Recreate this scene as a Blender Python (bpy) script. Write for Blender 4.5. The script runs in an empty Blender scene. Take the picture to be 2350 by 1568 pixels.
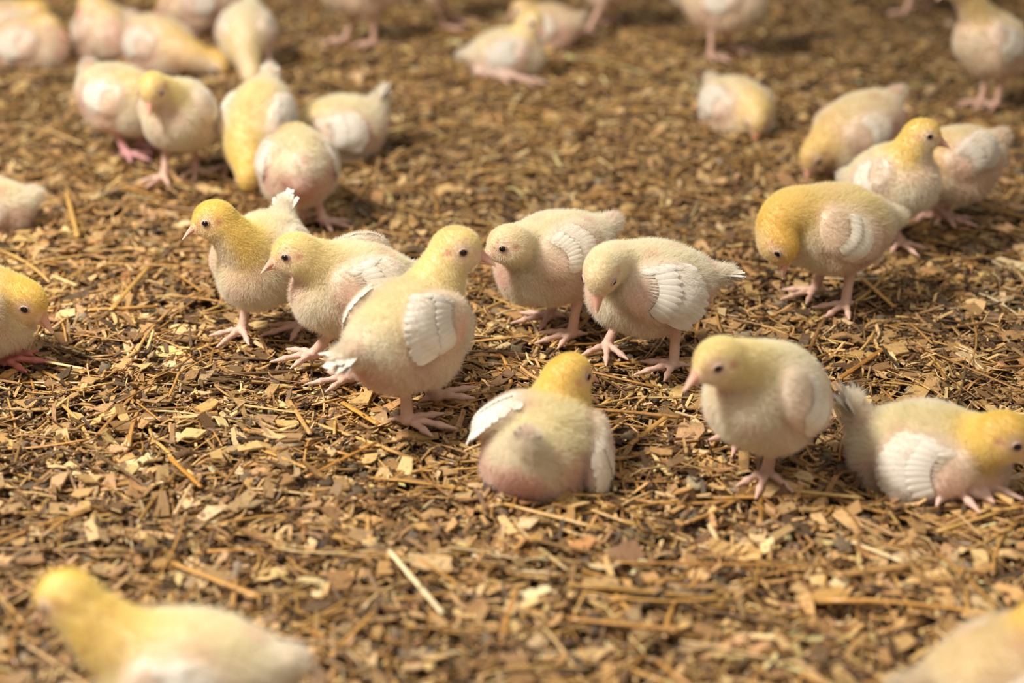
import bpy, math
import numpy as np
from mathutils import Vector, Matrix

# ------------------------------------------------------------------ camera, light, exposure
W_PX, H_PX = 2350, 1568
LENS = 60.0
F_PX = LENS / 36.0 * W_PX
CAM_H = 0.504
PITCH = math.radians(23.3)
scene = bpy.context.scene
cam_data = bpy.data.cameras.new('camera')
cam_data.lens = LENS; cam_data.sensor_width = 36.0
cam_data.clip_start = 0.02; cam_data.clip_end = 100
cam_data.dof.use_dof = True
cam_data.dof.focus_distance = 1.19
cam_data.dof.aperture_fstop = 3.8
cam = bpy.data.objects.new('camera', cam_data)
scene.collection.objects.link(cam)
cam.location = (0, 0, CAM_H)
cam.rotation_euler = (math.pi/2 - PITCH, 0, 0)
scene.camera = cam

world = bpy.data.worlds.new('barn_air'); scene.world = world
world.use_nodes = True
bg = world.node_tree.nodes['Background']
bg.inputs['Color'].default_value = (1.0, 0.93, 0.84, 1)
bg.inputs['Strength'].default_value = 0.27

def area_light(name, loc, target, size, power, col):
    d = bpy.data.lights.new(name, 'AREA'); d.shape = 'DISK'; d.size = size
    d.energy = power; d.color = col
    o = bpy.data.objects.new(name, d); scene.collection.objects.link(o)
    o.location = loc
    o.rotation_euler = (Vector(target) - Vector(loc)).to_track_quat('-Z', 'Y').to_euler()
    return o
area_light('barn_lamp_light', (-1.0, 0.80, 1.42), (-0.1, 1.05, 0), 0.30, 50, (1.0, 0.93, 0.82))
area_light('barn_lamp_light', (0.5, -0.6, 2.3), (0.1, 1.0, 0), 1.1, 12, (1.0, 0.93, 0.82))

vs = scene.view_settings
scene.display_settings.display_device = 'sRGB'
vs.view_transform = 'Standard'; vs.look = 'None'; vs.gamma = 1.0
vs.use_curve_mapping = False
vs.exposure = 0.0

# ------------------------------------------------------------------ helpers
C_UP = np.array([0, math.sin(PITCH), math.cos(PITCH)])
C_FW = np.array([0, math.cos(PITCH), -math.sin(PITCH)])
def ray(px, py):
    return np.array([(px - W_PX/2)/F_PX, 0, 0]) - C_UP*(py - H_PX/2)/F_PX + C_FW
def on_z(px, py, z=0.0):
    """point of the place at height z seen at that spot of the photo"""
    r = ray(px, py); t = (z - CAM_H)/r[2]
    return np.array([0, 0, CAM_H]) + r*t
def on_y(px, py, y):
    """point of the place at distance y seen at that spot of the photo"""
    r = ray(px, py); t = y/r[1]
    return np.array([0, 0, CAM_H]) + r*t

def srgb(r, g, b):
    def f(c):
        c /= 255.0
        return c/12.92 if c <= 0.04045 else ((c+0.055)/1.055)**2.4
    return np.array([f(r), f(g), f(b)])

def link(name, data, parent=None):
    o = bpy.data.objects.new(name, data); scene.collection.objects.link(o)
    if parent is not None: o.parent = parent
    return o

def np_mesh(name, V, polys, mat, col=None, uv=None, smooth=True, attr=None):
    """polys: (n,k) index array, or a list of such arrays"""
    if not isinstance(polys, list): polys = [polys]
    me = bpy.data.meshes.new(name)
    V = np.ascontiguousarray(V, dtype=np.float32)
    me.vertices.add(len(V)); me.vertices.foreach_set('co', V.ravel())
    loops = np.concatenate([p.ravel() for p in polys]).astype(np.int32)
    sizes = np.concatenate([np.full(len(p), p.shape[1]) for p in polys])
    starts = np.concatenate([[0], np.cumsum(sizes)[:-1]]).astype(np.int32)
    me.loops.add(len(loops)); me.loops.foreach_set('vertex_index', loops)
    me.polygons.add(len(sizes)); me.polygons.foreach_set('loop_start', starts)
    me.update(calc_edges=True)
    me.polygons.foreach_set('use_smooth', np.full(len(sizes), smooth))
    if col is not None:
        a = me.color_attributes.new('col', 'FLOAT_COLOR', 'POINT')
        c = np.ones((len(V), 4), np.float32); c[:, :3] = col
        a.data.foreach_set('color', c.ravel())
    if uv is not None:
        l = me.uv_layers.new(name='grain')
        l.data.foreach_set('uv', np.ascontiguousarray(uv[loops], dtype=np.float32).ravel())
    me.materials.append(mat)
    me.update()
    return me

def mat_new(name):
    m = bpy.data.materials.new(name); m.use_nodes = True
    nt = m.node_tree; b = nt.nodes['Principled BSDF']
    return m, nt, b
def N(nt, kind, **kw):
    n = nt.nodes.new(kind)
    for k, v in kw.items(): setattr(n, k, v)
    return n

# ------------------------------------------------------------------ materials
def m_skin():
    m, nt, b = mat_new('chick_skin')
    a = N(nt, 'ShaderNodeAttribute', attribute_name='col')
    nt.links.new(a.outputs['Color'], b.inputs['Base Color'])
    b.inputs['Roughness'].default_value = 0.5
    b.inputs['Subsurface Weight'].default_value = 0.12
    b.inputs['Subsurface Radius'].default_value = (0.004, 0.0018, 0.001)
    b.inputs['Subsurface Scale'].default_value = 0.5
    tc = N(nt, 'ShaderNodeTexCoord')
    v = N(nt, 'ShaderNodeTexVoronoi'); v.inputs['Scale'].default_value = 700
    bp = N(nt, 'ShaderNodeBump'); bp.inputs['Strength'].default_value = 0.35; bp.inputs['Distance'].default_value = 0.0006
    nt.links.new(tc.outputs['Object'], v.inputs['Vector'])
    nt.links.new(v.outputs['Distance'], bp.inputs['Height'])
    nt.links.new(bp.outputs['Normal'], b.inputs['Normal'])
    return m
def m_down():
    m = bpy.data.materials.new('chick_down'); m.use_nodes = True
    nt = m.node_tree; nt.nodes.clear()
    out = N(nt, 'ShaderNodeOutputMaterial')
    a = N(nt, 'ShaderNodeAttribute', attribute_name='col')
    d = N(nt, 'ShaderNodeBsdfDiffuse'); t = N(nt, 'ShaderNodeBsdfTranslucent')
    mx = N(nt, 'ShaderNodeMixShader'); mx.inputs[0].default_value = 0.45
    nt.links.new(a.outputs['Color'], d.inputs['Color']); nt.links.new(a.outputs['Color'], t.inputs['Color'])
    nt.links.new(d.outputs[0], mx.inputs[1]); nt.links.new(t.outputs[0], mx.inputs[2])
    nt.links.new(mx.outputs[0], out.inputs['Surface'])
    return m
def m_feather():
    m, nt, b = mat_new('white_feather')
    a = N(nt, 'ShaderNodeAttribute', attribute_name='col')
    uv = N(nt, 'ShaderNodeUVMap', uv_map='grain')
    mp = N(nt, 'ShaderNodeMapping'); mp.inputs['Scale'].default_value = (3, 60, 1)
    nz = N(nt, 'ShaderNodeTexNoise'); nz.inputs['Scale'].default_value = 1.0; nz.inputs['Detail'].default_value = 3
    bp = N(nt, 'ShaderNodeBump'); bp.inputs['Strength'].default_value = 0.5; bp.inputs['Distance'].default_value = 0.0005
    nt.links.new(uv.outputs[0], mp.inputs['Vector']); nt.links.new(mp.outputs[0], nz.inputs['Vector'])
    nt.links.new(nz.outputs['Fac'], bp.inputs['Height']); nt.links.new(bp.outputs['Normal'], b.inputs['Normal'])
    nt.links.new(a.outputs['Color'], b.inputs['Base Color'])
    b.inputs['Roughness'].default_value = 0.75
    b.inputs['Specular IOR Level'].default_value = 0.25
    return m
def m_beak():
    m, nt, b = mat_new('pink_beak')
    a = N(nt, 'ShaderNodeAttribute', attribute_name='col')
    nt.links.new(a.outputs['Color'], b.inputs['Base Color'])
    b.inputs['Roughness'].default_value = 0.38
    b.inputs['Subsurface Weight'].default_value = 0.2
    b.inputs['Subsurface Radius'].default_value = (0.003, 0.0015, 0.001)
    b.inputs['Subsurface Scale'].default_value = 0.4
    return m
def m_eye():
    m, nt, b = mat_new('dark_eye')
    a = N(nt, 'ShaderNodeAttribute', attribute_name='col')
    nt.links.new(a.outputs['Color'], b.inputs['Base Color'])
    b.inputs['Roughness'].default_value = 0.08
    return m
def m_litter(name, rough, grain=(2.0, 26.0), bump=0.5, spec=0.5, dark=0.35):
    m, nt, b = mat_new(name)
    a = N(nt, 'ShaderNodeAttribute', attribute_name='col')
    uv = N(nt, 'ShaderNodeUVMap', uv_map='grain')
    mp = N(nt, 'ShaderNodeMapping'); mp.inputs['Scale'].default_value = (grain[0], grain[1], 1)
    nz = N(nt, 'ShaderNodeTexNoise'); nz.inputs['Scale'].default_value = 1.0; nz.inputs['Detail'].default_value = 4
    rp = N(nt, 'ShaderNodeMapRange'); rp.inputs['From Min'].default_value = 0.3; rp.inputs['From Max'].default_value = 0.7
    rp.inputs['To Min'].default_value = 1.0 - dark; rp.inputs['To Max'].default_value = 1.12
    geo = N(nt, 'ShaderNodeTexCoord')
    n2 = N(nt, 'ShaderNodeTexNoise'); n2.inputs['Scale'].default_value = 260; n2.inputs['Detail'].default_value = 3
    r2 = N(nt, 'ShaderNodeMapRange'); r2.inputs['From Min'].default_value = 0.56; r2.inputs['From Max'].default_value = 0.68
    r2.inputs['To Min'].default_value = 1.0; r2.inputs['To Max'].default_value = 0.55
    mul = N(nt, 'ShaderNodeMath', operation='MULTIPLY')
    vm = N(nt, 'ShaderNodeVectorMath', operation='SCALE')
    bp = N(nt, 'ShaderNodeBump'); bp.inputs['Strength'].default_value = bump; bp.inputs['Distance'].default_value = 0.0006
    L = nt.links.new
    L(uv.outputs[0], mp.inputs['Vector']); L(mp.outputs[0], nz.inputs['Vector']); L(nz.outputs['Fac'], rp.inputs['Value'])
    L(geo.outputs['Object'], n2.inputs['Vector']); L(n2.outputs['Fac'], r2.inputs['Value'])
    L(rp.outputs[0], mul.inputs[0]); L(r2.outputs[0], mul.inputs[1])
    L(a.outputs['Color'], vm.inputs[0]); L(mul.outputs[0], vm.inputs['Scale'])
    L(vm.outputs[0], b.inputs['Base Color'])
    L(nz.outputs['Fac'], bp.inputs['Height']); L(bp.outputs['Normal'], b.inputs['Normal'])
    b.inputs['Roughness'].default_value = rough
    b.inputs['Specular IOR Level'].default_value = spec
    return m
def m_floor():
    m, nt, b = mat_new('caked_litter')
    tc = N(nt, 'ShaderNodeTexCoord')
    n1 = N(nt, 'ShaderNodeTexNoise'); n1.inputs['Scale'].default_value = 90; n1.inputs['Detail'].default_value = 8; n1.inputs['Roughness'].default_value = 0.7
    n2 = N(nt, 'ShaderNodeTexVoronoi'); n2.inputs['Scale'].default_value = 260
    cr = N(nt, 'ShaderNodeValToRGB')
    e = cr.color_ramp.elements
    e[0].position = 0.3; e[0].color = (*srgb(52, 38, 24), 1)
    e[1].position = 0.72; e[1].color = (*srgb(150, 120, 82), 1)
    k = e.new(0.5); k.color = (*srgb(96, 74, 50), 1)
    bp = N(nt, 'ShaderNodeBump'); bp.inputs['Strength'].default_value = 1.0; bp.inputs['Distance'].default_value = 0.004
    ad = N(nt, 'ShaderNodeMath', operation='ADD')
    L = nt.links.new
    L(tc.outputs['Object'], n1.inputs['Vector']); L(tc.outputs['Object'], n2.inputs['Vector'])
    L(n1.outputs['Fac'], cr.inputs['Fac']); L(cr.outputs['Color'], b.inputs['Base Color'])
    L(n1.outputs['Fac'], ad.inputs[0]); L(n2.outputs['Distance'], ad.inputs[1])
    L(ad.outputs[0], bp.inputs['Height']); L(bp.outputs['Normal'], b.inputs['Normal'])
    b.inputs['Roughness'].default_value = 0.9
    return m
SKIN, DOWN, FEATHER, BEAK, EYE = m_skin(), m_down(), m_feather(), m_beak(), m_eye()
CHIP = m_litter('wood_shaving', 0.55, (2.0, 22.0), 0.6, 0.4)
STRAW = m_litter('straw_stalk', 0.33, (1.5, 9.0), 0.35, 0.6, 0.25)
CLOD = m_litter('litter_clod', 0.85, (9, 9), 0.8, 0.3, 0.5)
FLOOR = m_floor()

# ------------------------------------------------------------------ floor and litter
def relief(x, y):
    return (0.0022*np.sin(x*21+1.3)*np.sin(y*17+0.4) + 0.0016*np.sin(x*47+y*33+2.0)
            + 0.0011*np.sin(x*93-y*71) + 0.0008*np.sin(x*151+4*np.sin(y*60)))
def build_floor():
    xs = np.concatenate([np.linspace(-5, -1.4, 12, endpoint=False), np.linspace(-1.4, 1.4, 420), np.linspace(1.4, 5, 13)[1:]])
    ys = np.concatenate([np.linspace(-2, 0.3, 8, endpoint=False), np.linspace(0.3, 3.3, 440), np.linspace(3.3, 8, 14)[1:]])
    X, Y = np.meshgrid(xs, ys)
    Z = relief(X, Y) - 0.0045
    rng = np.random.default_rng(3)
    Z = Z + rng.normal(0, 0.0006, Z.shape)
    V = np.stack([X, Y, Z], -1).reshape(-1, 3)
    nx, ny = len(xs), len(ys)
    i = (np.arange(ny-1)[:, None]*nx + np.arange(nx-1)[None]).ravel()
    o = link('floor', np_mesh('floor', V, np.stack([i, i+1, i+nx+1, i+nx], -1), FLOOR))
    o['kind'] = 'structure'; o['label'] = 'caked brown barn litter floor under the shavings'
build_floor()

X0, X1, Y0, Y1 = -1.15, 1.15, 0.48, 3.1
def scatter(rng, n):
    """positions, a little denser near the camera"""
    x = rng.uniform(X0, X1, n); u = rng.uniform(0, 1, n)
    y = Y0 + (Y1-Y0)*u**1.45
    return x, y
def frames(rng, n, tilt):
    """per item rotation matrices: yaw any, tilt normal"""
    yaw = rng.uniform(0, 2*np.pi, n)
    ax = rng.normal(0, tilt, n); ay = rng.normal(0, tilt, n)
    u = np.stack([np.cos(yaw), np.sin(yaw), np.tan(ax)], -1); u /= np.linalg.norm(u, axis=1)[:, None]
    v = np.stack([-np.sin(yaw), np.cos(yaw), np.tan(ay)], -1)
    w = np.cross(u, v); w /= np.linalg.norm(w, axis=1)[:, None]
    v = np.cross(w, u)
    return u, v, w
def pick(rng, n, cols, wts, jit=0.16):
    k = rng.choice(len(cols), n, p=np.array(wts)/np.sum(wts))
    c = np.array([srgb(*q) for q in cols])[k]
    c = c*.96 + c.mean(1, keepdims=True)*.04
    return np.clip(c*np.exp(rng.normal(0, jit, (n, 1)))*np.exp(rng.normal(0, 0.025, (n, 3))), 0, 0.95)
def patches(x, y):
    """broad patches where the bedding is fresh (1) or dirty (0)"""
    return np.clip(0.52 - 0.42*x + 0.20*np.sin(x*5.1+1.1*np.sin(y*4))+0.20*np.sin(y*6.3+1.7*np.sin(x*3.3)+1), 0, 1)

CHIP_COLS = [(236, 196, 132), (222, 178, 112), (202, 156, 96), (244, 208, 154), (168, 126, 78), (124, 92, 58), (220, 172, 122), (96, 74, 52)]
def chips(name, seed, n, lr, wr, tr, zr, tilt, wts, label, cat):
    rng = np.random.default_rng(seed)
    x, y = scatter(rng, n)
    u, v, w = frames(rng, n, tilt)
    Ls = np.exp(rng.uniform(np.log(lr[0]), np.log(lr[1]), n)); Ws = Ls*rng.uniform(wr[0], wr[1], n); T = rng.uniform(tr[0], tr[1], n)
    cen = np.stack([x, y, relief(x, y) + zr[0] + (zr[1]-zr[0])*rng.uniform(0, 1, n)**1.6], -1)
    # outline of six points, top and bottom, slightly curled
    ang = [(-.5, -.42), (0.02, -.5), (.5, -.40), (.5, .42), (-.03, .5), (-.5, .38)]
    V = np.empty((n, 12, 3)); uv = np.empty((n, 12, 2))
    curl = rng.normal(0, 0.10, n)*Ls
    ro = rng.uniform(0, 50, (n, 2))
    for i, (a, b) in enumerate(ang):
        aa = a + rng.normal(0, 0.05, n); bb = b + rng.normal(0, 0.07, n)
        base = cen + u*(aa*Ls)[:, None] + v*(bb*Ws)[:, None] + w*(curl*(4*aa*aa-0.5))[:, None]
        V[:, i] = base + w*(T*0.5)[:, None]; V[:, i+6] = base - w*(T*0.5)[:, None]
        uv[:, i] = uv[:, i+6] = np.stack([aa*Ls/0.012, bb*Ws/0.012], -1) + ro
    o = np.arange(n)[:, None]*12
    top = o + np.array([0, 1, 2, 3, 4, 5]); bot = o + np.array([11, 10, 9, 8, 7, 6])
    q1 = (top[:, [0, 1, 4, 5]], top[:, [1, 2, 3, 4]], bot[:, [0, 1, 4, 5]], bot[:, [1, 2, 3, 4]])
    sides = [np.concatenate([o+(i+1) % 6, o+i, o+i+6, o+(i+1) % 6+6], 1) for i in range(6)]
    P = np.concatenate(list(q1)+sides)
    c = pick(rng, n, CHIP_COLS, wts)
    f = patches(x, y)[:, None]
    dirt = srgb(128, 98, 64)
    mud = (rng.random((n, 1)) < 0.42 - 0.34*f)*0.55
    c = (c*(1-mud) + dirt*mud)*(0.72 + 0.36*f)
    col = np.repeat(c, 12, 0)
    ob = link(name, np_mesh(name, V.reshape(-1, 3), P, CHIP, col, uv.reshape(-1, 2), smooth=False))
    ob['kind'] = 'stuff'; ob['label'] = label; ob['category'] = cat
chips('wood_shavings', 11, 82000, (0.005, 0.024), (0.15, 0.6), (0.0004, 0.0013), (-0.004, 0.004), 0.30,
      [7, 7, 6, 3, 5, 4, 1, 4], 'tan wood shavings and flakes covering the whole barn floor', 'wood shavings')
chips('broad_wood_flakes', 14, 6000, (0.013, 0.028), (0.25, 0.7), (0.0008, 0.0016), (0.0, 0.004), 0.13,
      [7, 7, 6, 3, 4, 3, 2, 1], 'larger flat wood flakes lying on top of the wood shavings', 'wood flakes')
chips('wood_splinters', 12, 95000, (0.005, 0.026), (0.07, 0.17), (0.0004, 0.001), (-0.003, 0.005), 0.36,
      [6, 7, 6, 2.5, 6, 5, 1, 5], 'thin wood splinters mixed between the wood shavings', 'splinters')
chips('sawdust_crumbs', 13, 120000, (0.0015, 0.0045), (0.4, 0.9), (0.0005, 0.002), (-0.004, 0.003), 0.5,
      [3, 4, 5, 2, 5, 6, 1, 6], 'small crumbs and dust lying among the wood shavings', 'crumbs')

def tube_items(rng, cen, u, v, w, Ls, R, flat, bend, kink, nseg=5, nside=6):
    """many bent stalks: (n) arrays -> vertices, faces, uv"""
    n = len(Ls)
    t = np.linspace(-.5, .5, nseg+1)
    V = np.empty((n, nseg+1, nside, 3)); uv = np.empty((n, nseg+1, nside, 2))
    ro = rng.uniform(0, 50, n)
    for j, tt in enumerate(t):
        side = bend*(4*tt*tt) + kink*np.maximum(0, tt-0.1)
        c = cen + u*(tt*Ls)[:, None] + v*(side*Ls)[:, None] + w*((0.15*bend*np.sin(tt*5))*Ls)[:, None]
        r = R*(1.0 + 0.10*np.sin(j*2.1+ro))
        for k in range(nside):
            a = 2*np.pi*k/nside
            V[:, j, k] = c + v*(np.cos(a)*r)[:, None] + w*(np.sin(a)*r*flat)[:, None]
            uv[:, j, k] = np.stack([tt*Ls/0.03+ro, np.full(n, k/nside)+ro], -1)
    o = (np.arange(n)*(nseg+1)*nside)[:, None]
    P = []
    for j in range(nseg):
        for k in range(nside):
            k2 = (k+1) % nside
            P.append(o + np.array([j*nside+k, j*nside+k2, (j+1)*nside+k2, (j+1)*nside+k]))
    caps = [o + np.arange(nside)[::-1], o + nseg*nside + np.arange(nside)]
    return V.reshape(-1, 3), [np.concatenate(P), np.concatenate(caps)], uv.reshape(-1, 2)

STRAW_COLS = [(224, 176, 98), (204, 152, 76), (180, 130, 62), (238, 200, 136), (152, 110, 60), (122, 90, 56), (244, 218, 172)]
def straws(name, seed, n, lr, rr, zr, tilt, wts, label):
    rng = np.random.default_rng(seed)
    x, y = scatter(rng, n)
    u, v, w = frames(rng, n, tilt)
    Ls = np.exp(rng.uniform(np.log(lr[0]), np.log(lr[1]), n)); R = rng.uniform(rr[0], rr[1], n)
    cen = np.stack([x, y, relief(x, y) + rng.uniform(zr[0], zr[1], n)], -1)
    V, P, uv = tube_items(rng, cen, u, v, w, Ls, R, rng.uniform(0.25, 0.9, n), rng.normal(0, 0.05, n), np.where(rng.random(n) < 0.15, rng.normal(0, 0.6, n), 0))
    c = pick(rng, n, STRAW_COLS, wts)*(0.65+0.4*patches(x, y))[:, None]
    ob = link(name, np_mesh(name, V, P, STRAW, np.repeat(c, 36, 0), uv))
    ob['kind'] = 'stuff'; ob['label'] = label; ob['category'] = 'straw'
straws('chopped_straw', 21, 27000, (0.012, 0.06), (0.0003, 0.0011), (-0.001, 0.004), 0.08, [5, 6, 5, 1.5, 5, 4, .4], 'short golden chopped straw strewn over the wood shavings')
straws('long_straw', 22, 4400, (0.05, 0.12), (0.0006, 0.0016), (0.001, 0.005), 0.04, [5, 6, 6, 1.5, 5, 4, .4], 'long brown and golden straw stalks strewn over the barn floor')

def clods(name, seed, n, rr, cols, wts, zr, label, cat):
    rng = np.random.default_rng(seed)
    x, y = scatter(rng, n)
    import bmesh
    bm = bmesh.new(); bmesh.ops.create_icosphere(bm, subdivisions=2, radius=1)
    v0 = np.array([q.co[:] for q in bm.verts]); f0 = np.array([[q.index for q in f.verts] for f in bm.faces]); bm.free()
    m = len(v0)
    R = np.exp(rng.uniform(np.log(rr[0]), np.log(rr[1]), n))
    sc = rng.uniform(0.6, 1.3, (n, 1, 3))*np.array([1, 1, 0.5])
    ph = rng.uniform(0, 6.28, (n, 1, 3))
    k = 1 + 0.22*np.sin(v0[None]*3.1+ph).sum(-1, keepdims=True)/1.7 + 0.22*np.sin(v0[None]*7.3+ph*2).sum(-1, keepdims=True) + rng.normal(0, 0.11, (n, m, 1))
    V = v0[None]*k*sc*R[:, None, None]
    V += np.stack([x, y, relief(x, y)+rng.uniform(zr[0], zr[1], n)], -1)[:, None]
    P = (f0[None] + (np.arange(n)*m)[:, None, None]).reshape(-1, 3)
    uv = (v0[None, :, :2]+rng.uniform(0, 50, (n, 1, 2))).reshape(-1, 2)
    c = pick(rng, n, cols, wts, 0.2)
    ob = link(name, np_mesh(name, V.reshape(-1, 3), P, CLOD, np.repeat(c, m, 0), uv))
    ob['kind'] = 'stuff'; ob['label'] = label; ob['category'] = cat
clods('litter_clods', 31, 7000, (0.002, 0.008), [(132, 112, 88), (108, 90, 68), (150, 130, 104), (170, 152, 126)], [4, 3, 3, 1], (-0.003, 0.001),
      'grey brown clods of droppings and caked bedding between the shavings', 'clods')

# single stalks and flakes the photo shows clearly: end points in the picture, width in mm, colour
def stalk(name, a, b, wmm, col, label, bend=0.0, z=0.0065, flat=0.5, group='single straw stalks on the litter'):
    p, q = on_z(*a, z), on_z(*b, z+0.001)
    cen = (p+q)/2; L = np.linalg.norm(q-p); u = (q-p)/L
    v = np.cross([0, 0, 1], u); v /= np.linalg.norm(v); w = np.cross(u, v)
    rng = np.random.default_rng(int(a[0]+b[1]))
    base = np.array([cen[0], cen[1], 0.0])
    V, P, uv = tube_items(rng, (cen-base)[None], u[None], v[None], w[None], np.array([L]), np.array([wmm/2000]), np.array([flat]), np.array([bend]), np.array([0.0]), 10, 8)
    c = srgb(*col)
    o = link(name, np_mesh(name, V, P, STRAW, np.repeat(c[None], len(V), 0), uv))
    o.location = base
    o['label'] = label; o['category'] = 'straw'; o['group'] = group
STALKS = [
 ((893, 1264), (1016, 1408), 3.2, (250, 226, 180), 'bright pale straw stalk lying alone below the walking chick in the foreground'),
 ((388, 1050), (462, 1118), 3.0, (196, 138, 54), 'short thick golden straw left of the crossed stalks in the foreground'),
 ((575, 1022), (710, 1076), 2.6, (214, 164, 86), 'golden straw stalk pointing right from the crossed stalks'),
 ((572, 1030), (512, 1112), 2.4, (150, 108, 62), 'brown straw stalk leaning down left from the crossed stalks'),
 ((700, 1096), (862, 1016), 2.4, (190, 134, 60), 'long golden brown straw slanting up towards the pale feet of the central chick'),
 ((664, 920), (712, 996), 3.2, (206, 160, 96), 'thick tan stalk end left below the central chick'),
 ((786, 924), (868, 974), 4.0, (214, 160, 76), 'broad flat golden straw in front of the central chick foot'),
 ((786, 842), (870, 880), 3.6, (252, 236, 200), 'straw beside the lifted foot, its glint painted in near white'),  # near-white colour stands for the glint of light on this straw
 ((340, 612), (254, 712), 4.2, (206, 160, 84), 'broad golden straw lying upright left of the facing-left chick'),
 ((152, 440), (178, 542), 4.2, (222, 174, 92), 'thick golden straw standing out near the left edge'),
 ((120, 632), (176, 655), 3.6, (236, 204, 140), 'pale straw piece just right of the yellow head at the left edge'),
 ((108, 600), (480, 612), 2.4, (196, 142, 66), 'very long golden straw lying level at the left'),
 ((10, 812), (190, 846), 2.8, (240, 212, 150), 'shiny pale straw in front of the left edge chick'),
 ((400, 1180), (440, 1110), 2.2, (214, 180, 130), 'thin pale straw leaning in the left foreground'),
 ((1956, 1244), (2074, 1290), 2.8, (244, 216, 160), 'bright pale straw in the right foreground'),
 ((2084, 1300), (1920, 1320), 5.0, (190, 144, 86), 'broad tan straw in the right foreground'),
 ((1980, 640), (2052, 704), 4.0, (218, 166, 80), 'thick golden straw beside the preening chick feet'),
 ((2060, 780), (1925, 870), 4.2, (178, 122, 54), 'broad brown straw behind the front right standing chick'),
 ((2110, 796), (2350, 900), 2.2, (170, 126, 70), 'long thin straw running off the right edge'),
 ((1446, 1020), (1530, 956), 4.0, (196, 148, 78), 'broad straw between the resting chick and the standing chick'),
 ((1820, 1126), (1975, 1142), 3.2, (222, 184, 116), 'pale straw right of the standing chick foot'),
 ((1306, 1420), (1560, 1446), 3.4, (196, 144, 82), 'long blurred straw lying level in the bottom centre'),
 ((1186, 1352), (1150, 1464), 3.4, (190, 138, 74), 'blurred straw pointing down in the bottom centre'),
 ((394, 1292), (600, 1372), 3.6, (204, 152, 76), 'long blurred straw behind the bottom left chick'),
 ((1390, 1290), (1900, 1300), 3.0, (172, 124, 66), 'long dark golden straw lying across the lower right'),
 ((560, 470), (470, 560), 2.0, (170, 126, 72), 'thin straw behind the yellow headed left chick'),
 ((1170, 1080), (1290, 1052), 2.2, (190, 136, 64), 'thin golden straw just below the rump of the resting chick'),
 ((300, 470), (238, 536), 2.6, (206, 160, 96), 'blurred straw slanting in the left middle'),
 ((96, 292), (190, 330), 3.4, (226, 190, 130), 'pale blurred straw in front of the far left chicks'),
 ((700, 950), (560, 930), 2.4, (210, 170, 104), 'level tan straw in the centre left litter'),
]
for s in STALKS:
    stalk('straw_stalk', *s)
def flake(px, py, size, yaw, col, label, asp=0.6, z=0.005):
    rng = np.random.default_rng(int(px*3+py))
    c = on_z(px, py, z)
    k = 10
    a = np.linspace(0, 2*np.pi, k, endpoint=False)
    sq = 1/np.maximum(np.abs(np.cos(a)), np.abs(np.sin(a)))*rng.uniform(0.82, 1.08, k)
    X = np.cos(a)*sq*size/2; Y = np.sin(a)*sq*size/2*asp
    cy, sy = math.cos(yaw), math.sin(yaw)
    top = np.stack([X*cy-Y*sy, X*sy+Y*cy, 0.0012+X*rng.normal(0, 0.12)+Y*0.10+0.25*X*X/size], -1)
    bot = top - [0, 0, 0.0013]
    V = np.concatenate([top, bot]); i = np.arange(k); j = (i+1) % k
    P = [i[None], (i[::-1]+k)[None], np.stack([j, i, i+k, j+k], -1)]
    uv = np.concatenate([np.stack([X, Y], -1)]*2)/0.012
    o = link('wood_flake', np_mesh('wood_flake', V, P, CHIP, np.repeat(srgb(*col)[None], 2*k, 0), uv, smooth=False))
    o.location = c; o['label'] = label; o['category'] = 'wood flake'; o['group'] = 'single wood flakes on the litter'
FLAKES = [
 (1905, 1370, 0.022, 0.4, (214, 166, 96), 'broad pale wood flake in the lower right foreground'),
 (1375, 1345, 0.021, 0.1, (196, 158, 104), 'square blurred wood flake in the lower centre'),
 (990, 1296, 0.024, 0.0, (216, 180, 130), 'flat pale wood flake right of the bright straw'),
 (475, 935, 0.016, 0.9, (214, 168, 100), 'ribbed square wood flake in the left centre litter'),
 (1230, 1240, 0.013, 1.4, (200, 156, 90), 'small upright square wood flake in the lower centre'),
 (1335, 1255, 0.017, 0.7, (208, 150, 96), 'orange toned wood chip below the resting chick'),
 (660, 975, 0.014, 0.3, (226, 186, 120), 'pale angular wood flake below the facing left chick'),
 (2110, 1215, 0.013, 1.5, (170, 132, 84), 'small dull square wood flake below the right edge chick'),
]
for f in FLAKES: flake(*f)

# ------------------------------------------------------------------ chicks
def nrm(v):
    v = np.asarray(v, float); return v/np.linalg.norm(v)
def ypdir(yaw, pitch):
    a, b = math.radians(yaw), math.radians(pitch)
    return np.array([math.cos(a)*math.cos(b), math.sin(a)*math.cos(b), math.sin(b)])
def frame(fwd, roll=0.0, up=(0, 0, 1)):
    f = nrm(fwd); l = nrm(np.cross(up, f)); u = np.cross(f, l)
    r = math.radians(roll)
    return np.array([f, l*math.cos(r)+u*math.sin(r), u*math.cos(r)-l*math.sin(r)])   # rows: forward, left, up

class Prim:
    def __init__(s, kind, **k):
        s.kind = kind; s.__dict__.update(k)
    def dist(s, P):
        if s.kind == 'ell':
            q = (P - s.c) @ s.R.T
            k0 = np.linalg.norm(q/s.r, axis=-1); k1 = np.linalg.norm(q/(s.r*s.r), axis=-1)
            return k0*(k0-1.0)/np.maximum(k1, 1e-9)
        ab = s.b - s.a; L2 = (ab*ab).sum()
        t = np.clip(((P - s.a) @ ab)/max(L2, 1e-12), 0, 1)
        return np.linalg.norm(P - s.a - t[..., None]*ab, axis=-1) - (s.ra + (s.rb-s.ra)*t)
    def box(s):
        if s.kind == 'ell':
            m = s.r.max(); return s.c-m, s.c+m
        m = max(s.ra, s.rb); return np.minimum(s.a, s.b)-m, np.maximum(s.a, s.b)+m

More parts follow.
